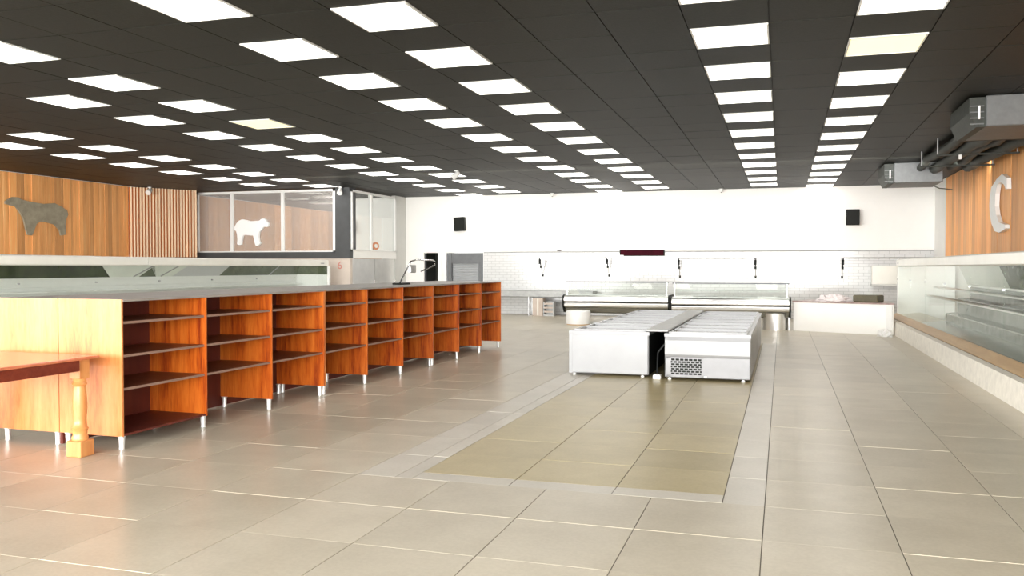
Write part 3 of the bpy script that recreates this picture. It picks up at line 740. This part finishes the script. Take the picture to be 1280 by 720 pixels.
# ------------------------------------------------------------------ curved-front display cases at the back
def case(x0, x1, y0, label, dark_right):
    t = thing('display_case', label, 'display case', ((x0+x1)/2, y0, 0), 0, 'stainless display cases before the tiled wall')
    # outline in y (depth) and z
    nose = [(y0+0.10, 0.50), (y0+0.02, 0.56), (y0-0.03, 0.60), (y0-0.04, 0.64)]
    MB().prism([(y0+0.18, 0.46), (y0+0.02, 0.50), (y0-0.02, 0.54), (y0-0.03, 0.60), (y0-0.01, 0.63), (y0+0.18, 0.63)], 'x', x0+0.05, x1-0.05).build('lower_bumper', 'steel', t)
    MB().prism([(y0+0.18, 0.63), (y0+0.02, 0.63), (y0+0.02, 0.665), (y0+0.18, 0.665)], 'x', x0+0.05, x1-0.05).build('bumper_groove', 'black', t)
    MB().prism([(y0+0.18, 0.665), (y0-0.02, 0.665), (y0-0.05, 0.70), (y0-0.05, 0.76), (y0-0.02, 0.815), (y0+0.04, 0.845), (y0+0.10, 0.86), (y0+0.18, 0.86)], 'x', x0+0.05, x1-0.05).build('upper_bumper', 'steel', t, 0.5)
    MB().prism([(y0+0.15, 0.35), (y0+0.15, 0.50), (y0+0.18, 0.50), (y0+0.18, 0.86), (y0+1.0, 0.86), (y0+1.0, 0.30), (y0+0.5, 0.30)], 'x', x0+0.05, x1-0.05).build('tub', 'case_dark', t)
    MB().box(x0+0.05, x1-0.05, y0+0.16, y0+0.98, 0.86, 0.875).build('deck', 'pale_grey_metal', t)
    MB().prism([(y0+0.10, 0.86), (y0+0.16, 1.25), (y0+0.168, 1.25), (y0+0.108, 0.86)], 'x', x0+0.08, x1-0.08).build('front_glass', 'glass', t)
    MB().box(x0+0.05, x1-0.05, y0+0.15, y0+0.19, 1.24, 1.275).build('top_rail', 'shutter_box', t)
    MB().box(x0+0.08, x1-0.08, y0+0.19, y0+0.75, 1.248, 1.256).build('top_glass', 'glass', t)
    MB().box(x0+0.2, x1-0.2, y0+0.5, y0+0.8, 1.03, 1.04).build('shelf', 'glass', t)
    for x in (x0+0.10, x1-0.12):
        MB().box(x, x+0.016, y0+0.16, y0+0.18, 0.87, 1.24).build('glass_post', 'chrome', t)
    for k, x in enumerate((x0, x1-0.05)):
        MB().prism([(y0+0.12, 0.34), (y0-0.04, 0.52), (y0-0.06, 0.70), (y0-0.03, 0.84), (y0+0.12, 0.88), (y0+1.0, 0.88), (y0+1.0, 0.28)], 'x', x, x+0.05).build('end_cap', 'black', t)
    return t
c1 = case(-6.33, -3.12, 25.45, 'stainless glass-topped display case at the back, left of the pair, above the white drum', False)
MB().box(-6.30, -6.27, 25.9, 25.94, 0, 0.34).box(-6.31, -6.26, 25.86, 25.98, 0, 0.015).build('leg', 'grey_steel', c1)
MB().box(-6.18, -6.15, 26.2, 26.24, 0, 0.32).build('leg', 'grey_steel', c1)
MB().tube_prof(-4.0, 25.8, [(0.33, 0), (0.33, 0.31)], 24).build('pedestal', 'steel', c1, 0.6)
c2 = case(-2.98, 0.24, 24.35, 'stainless glass-topped display case at the back, right of the pair, beside white counter', True)
MB().prism([(-0.50+0.34+0.34*math.cos(a), 24.72+0.34*math.sin(a)) for a in [2*PI*k/28 for k in range(28)]], 'z', 0, 0.45).build('pedestal', 'steel', c2, 0.5)
MB().box(-0.50, 0.20, 24.80, 25.2, 0, 0.35).build('pedestal_back', 'case_dark', c2)
MB().box(0.17, 0.22, 24.5, 24.55, 0, 0.40).build('leg', 'grey_steel', c2)
MB().tube_prof(-2.3, 24.8, [(0.33, 0), (0.33, 0.33)], 24).build('pedestal', 'steel', c2, 0.6)
d = thing('white_drum', 'white round drum on the floor under the left display case', 'drum', (-5.76, 25.09, 0))
MB().tube_prof(-5.76, 25.09, [(0.355, 0.025), (0.36, 0.05), (0.36, 0.38), (0.35, 0.41), (0.30, 0.425), (0.1, 0.43)], 32).build('body', 'white_plastic', d, 0.5)
MB().tube_prof(-5.76, 25.09, [(0.345, 0), (0.345, 0.026)], 32).build('base_ring', 'ledge_wood', d, 0.5)

# ------------------------------------------------------------------ white counter at the back right, skewed
def skew(m, p0, p1):
    """maps local (along, deep, z) to the skewed counter"""
    ang = math.atan2(p1[1]-p0[1], p1[0]-p0[0])
    c_, s_ = math.cos(ang), math.sin(ang)
    m.v = [(p0[0]+x*c_-y*s_, p0[1]+x*s_+y*c_, z) for x, y, z in m.v]; return m
P0, P1 = (0.30, 24.50), (2.66, 23.45)
LW = math.hypot(P1[0]-P0[0], P1[1]-P0[1])
t = thing('back_counter', 'white fronted counter with pinkish stone top at the back right beside display case', 'counter', (P0[0], P0[1], 0))
skew(MB().box(0, LW, 0, 0.06, 0, 0.765), P0, P1).build('front_panel', 'white_wall', t)
MB().prism([(0.33, 24.56), (0.39, 24.54), (0.72, 25.6), (0.66, 25.62)], 'z', 0, 0.765).build('side_panel', 'white_wall', t)
MB().prism([(0.27, 24.50), (2.685, 23.42), (2.685, 25.0), (0.7, 25.65)], 'z', 0.765, 0.80).build('worktop', 'pink_granite', t)
skew(MB().box(LW-0.16, LW-0.02, -0.04, 0.0, 0, 0.74), P0, P1).build('corner_strip', 'white_plastic', t)
# what lies on it
def lump(name, x, y, z, sx, sy, sz, mat, seed, label, cat):
    rr = random.Random(seed); m = MB(); ns, nr = 18, 7
    for i in range(nr+1):
        ph = PI/2*i/nr
        for k in range(ns):
            th = 2*PI*k/ns; q = 1+rr.uniform(-0.22, 0.22)
            m.v.append((x+sx*math.cos(th)*math.cos(ph)*q, y+sy*math.sin(th)*math.cos(ph)*q, z+sz*math.sin(ph)*q if i else z))
    for i in range(nr):
        for k in range(ns):
            a = i*ns+k; b = i*ns+(k+1) % ns; m.f.append((a, b, b+ns, a+ns)); m.mi.append(0)
    m.f.append(tuple(range(ns-1, -1, -1))); m.mi.append(0); m.f.append(tuple(nr*ns+k for k in range(ns))); m.mi.append(0)
    return tag(m.build(name, mat), label, cat)
lump('plastic_sheet', 1.32, 24.68, 0.80, 0.42, 0.22, 0.17, 'plastic_sheet', 3, 'crumpled pinkish plastic sheet lying on the white back counter', 'plastic sheet')
lump('plastic_sheet', 1.30, 24.26, 0.80, 0.30, 0.10, 0.09, 'plastic_sheet', 5, 'smaller pinkish plastic scrap at the edge of the white back counter', 'plastic sheet')
bx = skew(MB().cbox(1.45, 2.08, 0.35, 0.85, 0.80, 0.98, 0.02), P0, P1)
tag(bx.build('dark_tray', 'case_dark'), 'dark olive tray on the right end of the white back counter', 'tray')
bx = thing('wall_cabinet', 'beige cabinet on the tiled wall above the dark tray', 'cabinet', (2.9, 29.8, 1.3))
MB().cbox(2.72, 4.2, 29.55, 29.86, 1.17, 1.76, 0.012).build('body', 'cream', bx)
MB().box(2.74, 3.44, 29.535, 29.55, 1.19, 1.74).build('door', 'cream', bx); MB().box(3.46, 4.18, 29.535, 29.55, 1.19, 1.74).build('door', 'cream', bx)
MB().box(2.70, 4.22, 29.52, 29.86, 1.12, 1.17).build('base_strip', 'grey_wall', bx)
lump('crumpled_rag', 2.42, 23.0, 0.0, 0.17, 0.14, 0.17, 'white_plastic', 11, 'crumpled white rag on the floor where counter and curb meet', 'rag')

# ------------------------------------------------------------------ wall-hung counter at the back left
t = thing('slab_counter', 'grey stone slab counter on steel legs along the tiled wall left of cases', 'counter', (-9.0, 29.5, 0))
MB().cbox(-10.3, -6.2, 29.2, 29.87, 0.66, 0.87, 0.01).build('slab', 'counter_stone', t)
for x in (-8.50, -6.75):
    lg = MB().box(x-0.035, x+0.0, 29.28, 29.32, 0, 0.66).box(x-0.035, x+0.0, 29.74, 29.78, 0, 0.66).build('leg', 'grey_steel', t)
    for z in (0.2, 0.45): MB().box(x, x+0.22, 29.29, 29.31, z, z+0.025).build('rung', 'grey_steel', lg)
MB().box(-7.12, -6.95, 29.3, 29.4, 0, 0.66).build('post', 'white_plastic', t)
b = thing('cardboard_box', 'beige cardboard box standing under the grey slab counter', 'box', (-8.0, 29.4, 0))
MB().cbox(-8.32, -7.95, 29.1, 29.45, 0, 0.62, 0.005).build('body', 'carton', b)
MB().box(-8.15, -8.11, 29.094, 29.1, 0.02, 0.60).build('tape', 'cream', b)
b = thing('crate', 'narrow grey crate of small jars beside the cardboard box', 'crate', (-7.7, 29.3, 0))
MB().box(-7.93, -7.56, 29.1, 29.4, 0, 0.06).box(-7.93, -7.9, 29.1, 29.4, 0.06, 0.5).box(-7.59, -7.56, 29.1, 29.4, 0.06, 0.5).box(-7.9, -7.59, 29.37, 29.4, 0.06, 0.5).build('body', 'counter_stone', b)
for k in range(3): MB().box(-7.9, -7.59, 29.1, 29.12, 0.12+k*0.14, 0.18+k*0.14).build('slat', 'carton', b)

# ------------------------------------------------------------------ rails and fittings on the tiled wall
def rack(x0, x1, z, label):
    t = thing('wall_rail', label, 'rail', ((x0+x1)/2, 29.6, z), 0, 'thin wall rails on black brackets')
    MB().tube([(x0, 29.42, z), (x1, 29.42, z)], 0.013, 8).build('rail', 'grey_steel', t)
    for x in (x0+0.06, x1-0.06):
        br = MB().tube([(x, 29.40, z-0.02), (x, 29.60, z-0.28)], 0.018, 6).build('bracket', 'black', t)
        MB().box(x-0.035, x+0.035, 29.44, 29.50, z-0.22, z-0.05).build('clip', 'black', br)
        MB().tube([(x, 29.60, z-0.28), (x, 29.86, z-0.62)], 0.012, 6).build('stay', 'chrome', br)
        MB().box(x-0.03, x+0.03, 29.58, 29.62, z-0.36, z-0.28).build('hook', 'black', br)
        MB().box(x-0.03, x+0.03, 29.84, 29.88, z-0.66, z-0.58).build('plate', 'black', br)
rack(-8.22, -5.70, 2.03, 'thin rail on black brackets on the tiled wall, left of the maroon panel')
rack(-3.38, -0.78, 2.0, 'thin rail on black brackets on the tiled wall, above the right display case')
rack(1.79, 4.3, 2.0, 'thin rail on black brackets on the tiled wall, farthest right above white counter')
p = thing('maroon_panel', 'long dark maroon display panel high on the tiled wall', 'panel', (-4.6, 29.85, 2.2))
MB().cbox(-5.38, -3.84, 29.78, 29.85, 2.09, 2.30, 0.008).build('housing', 'black', p)
MB().box(-5.35, -3.87, 29.772, 29.78, 2.115, 2.28).build('screen', 'maroon', p)
MB().box(-5.36, -5.24, 29.768, 29.78, 2.085, 2.125).build('tag', 'white_plastic', p)
tag(MB().cbox(-7.62, -7.48, 29.80, 29.85, 2.27, 2.32, 0.006).build('wall_vent', 'dark_grey'), 'tiny grey box on the wall above the left rail', 'vent')
def speaker(x, z, tilt, label):
    t = thing('loudspeaker', label, 'loudspeaker', (x, 29.7, z), 0, 'black loudspeakers on the back wall')
    m = MB().cbox(-0.2, 0.2, -0.14, 0.06, -0.25, 0.25, 0.012); c_, s_ = math.cos(tilt), math.sin(tilt)
    m.v = [(x_*c_-z_*s_, y_, x_*s_+z_*c_) for x_, y_, z_ in m.v]; m.local('cabinet', 'black', t)
    m = MB().box(-0.175, 0.175, -0.15, -0.139, -0.22, 0.22); m.v = [(x_*c_-z_*s_, y_, x_*s_+z_*c_) for x_, y_, z_ in m.v]; m.local('grille', 'black', t)
    MB().box(-0.04, 0.04, 0.05, 0.155, -0.04, 0.04).local('bracket', 'black', t)
speaker(-11.25, 3.27, 0.05, 'black loudspeaker high on the back wall at the left')
speaker(2.14, 3.30, 0.0, 'black loudspeaker high on the back wall at the right')
def dome(x, y, z, label):
    t = thing('dome_camera', label, 'camera', (x, y, z))
    MB().tube_prof(x, y, [(0.03, z-0.11), (0.055, z-0.08), (0.06, z-0.04), (0.075, z-0.035), (0.075, z)], 14).build('housing', 'white_plastic', t, 0.7)
    MB().tube_prof(x, y, [(0.012, z-0.13), (0.03, z-0.115)], 10).build('lens', 'black', t)
dome(-7.75, 29.6, HC, 'small white camera under the ceiling at the back wall, left of the middle')
dome(-1.95, 29.6, HC, 'small white camera under the ceiling at the back wall, right of the middle')
def spot(x, y, z, d, label):
    t = thing('spotlight', label, 'spotlight', (x, y, z), 0, 'small white spotlights')
    D = Vector(d).normalized(); p = Vector((x, y, z-0.12))
    MB().tube([(x, y, z), (x, y, z-0.03)], 0.06, 12).build('base', 'white_plastic', t)
    MB().tube([(x, y, z-0.03), (x, y, z-0.12)], 0.018, 8).build('stem', 'white_plastic', t)
    MB().tube([p-D*0.10, p-D*0.06, p+D*0.10, p+D*0.14], [0.04, 0.065, 0.085, 0.09], 14).build('head', 'white_plastic', t, 0.7)
spot(-8.4, 21.9, HC, (-0.7, -0.3, -0.6), 'white spotlight under the black ceiling before the back wall')
spot(-13.75, 25.30, HC, (0.2, -0.6, -0.6), 'white spotlight at the top of the dark corner column')
spot(-19.75, 23.55, HC, (0.2, -0.7, -0.5), 'white spotlight at the top of the slat screen')

# ------------------------------------------------------------------ air handling units under the ceiling on the right
def air_unit(x0, x1, y0, ln, zb, label):
    t = thing('air_unit', label, 'air unit', ((x0+x1)/2, y0, HC), 0, 'grey air units hung under the ceiling at the right')
    MB().cbox(x0+0.22, x1, y0, y0+ln, zb, HC-0.01, 0.015).build('casing', 'duct', t)
    MB().prism([(x0, HC-0.03), (x0, zb+0.22), (x0+0.10, zb), (x0+0.22, zb), (x0+0.22, HC-0.03)], 'y', y0+0.05, y0+ln).build('fan_cowl', 'dark_lagging', t)
    MB().box(x0+0.12, x0+0.145, y0+0.02, y0+0.05, zb+0.12, zb+0.32).build('light_strip', 'white_plastic', t)
    for k in range(4): MB().box(x0+0.01, x0+0.20, y0+0.03, y0+0.05, zb+0.04+k*0.09, zb+0.055+k*0.09).build('louvre', 'duct', t)
air_unit(2.70, 4.48, 14.66, 1.6, 3.83, 'larger grey air unit under the ceiling at the right edge')
air_unit(2.42, 3.75, 23.45, 1.5, 3.80, 'grey air unit under the ceiling near the back right corner')
t = thing('pipe_run', 'dark lagged pipes running under the ceiling between the two air units', 'pipes', (3.6, 19, HC))
rr = random.Random(4)
for k, (x, z, r) in enumerate(((3.2, 4.18, 0.09), (3.5, 4.10, 0.12), (3.9, 4.17, 0.10), (4.25, 4.12, 0.13))):
    pts = [(x+rr.uniform(-0.06, 0.06), 16.3+i*0.79, z+rr.uniform(-0.04, 0.03)) for i in range(10)]
    MB().tube(pts, r, 10).build('pipe', 'dark_lagging', t, 0.8)
for y in (17.2, 19.3, 21.4):
    hg = MB().box(2.95, 4.45, y, y+0.05, 3.95, 3.98).build('hanger', 'dark_lagging', t)
    for x in (2.97, 4.40): MB().box(x, x+0.02, y+0.01, y+0.03, 3.98, HC).build('rod', 'grey_steel', hg)
MB().box(3.35, 3.40, 19.2, 19.24, 3.86, 3.95).build('hook', 'white_plastic', t)
tag(MB().tube([(4.48, 26.6, 3.86), (4.0, 25.6, 3.82), (3.75, 24.9, 3.83)], 0.012, 6).build('power_cable', 'dark_lagging'), 'thin dark cable from the back air unit to the plank wall', 'cable')
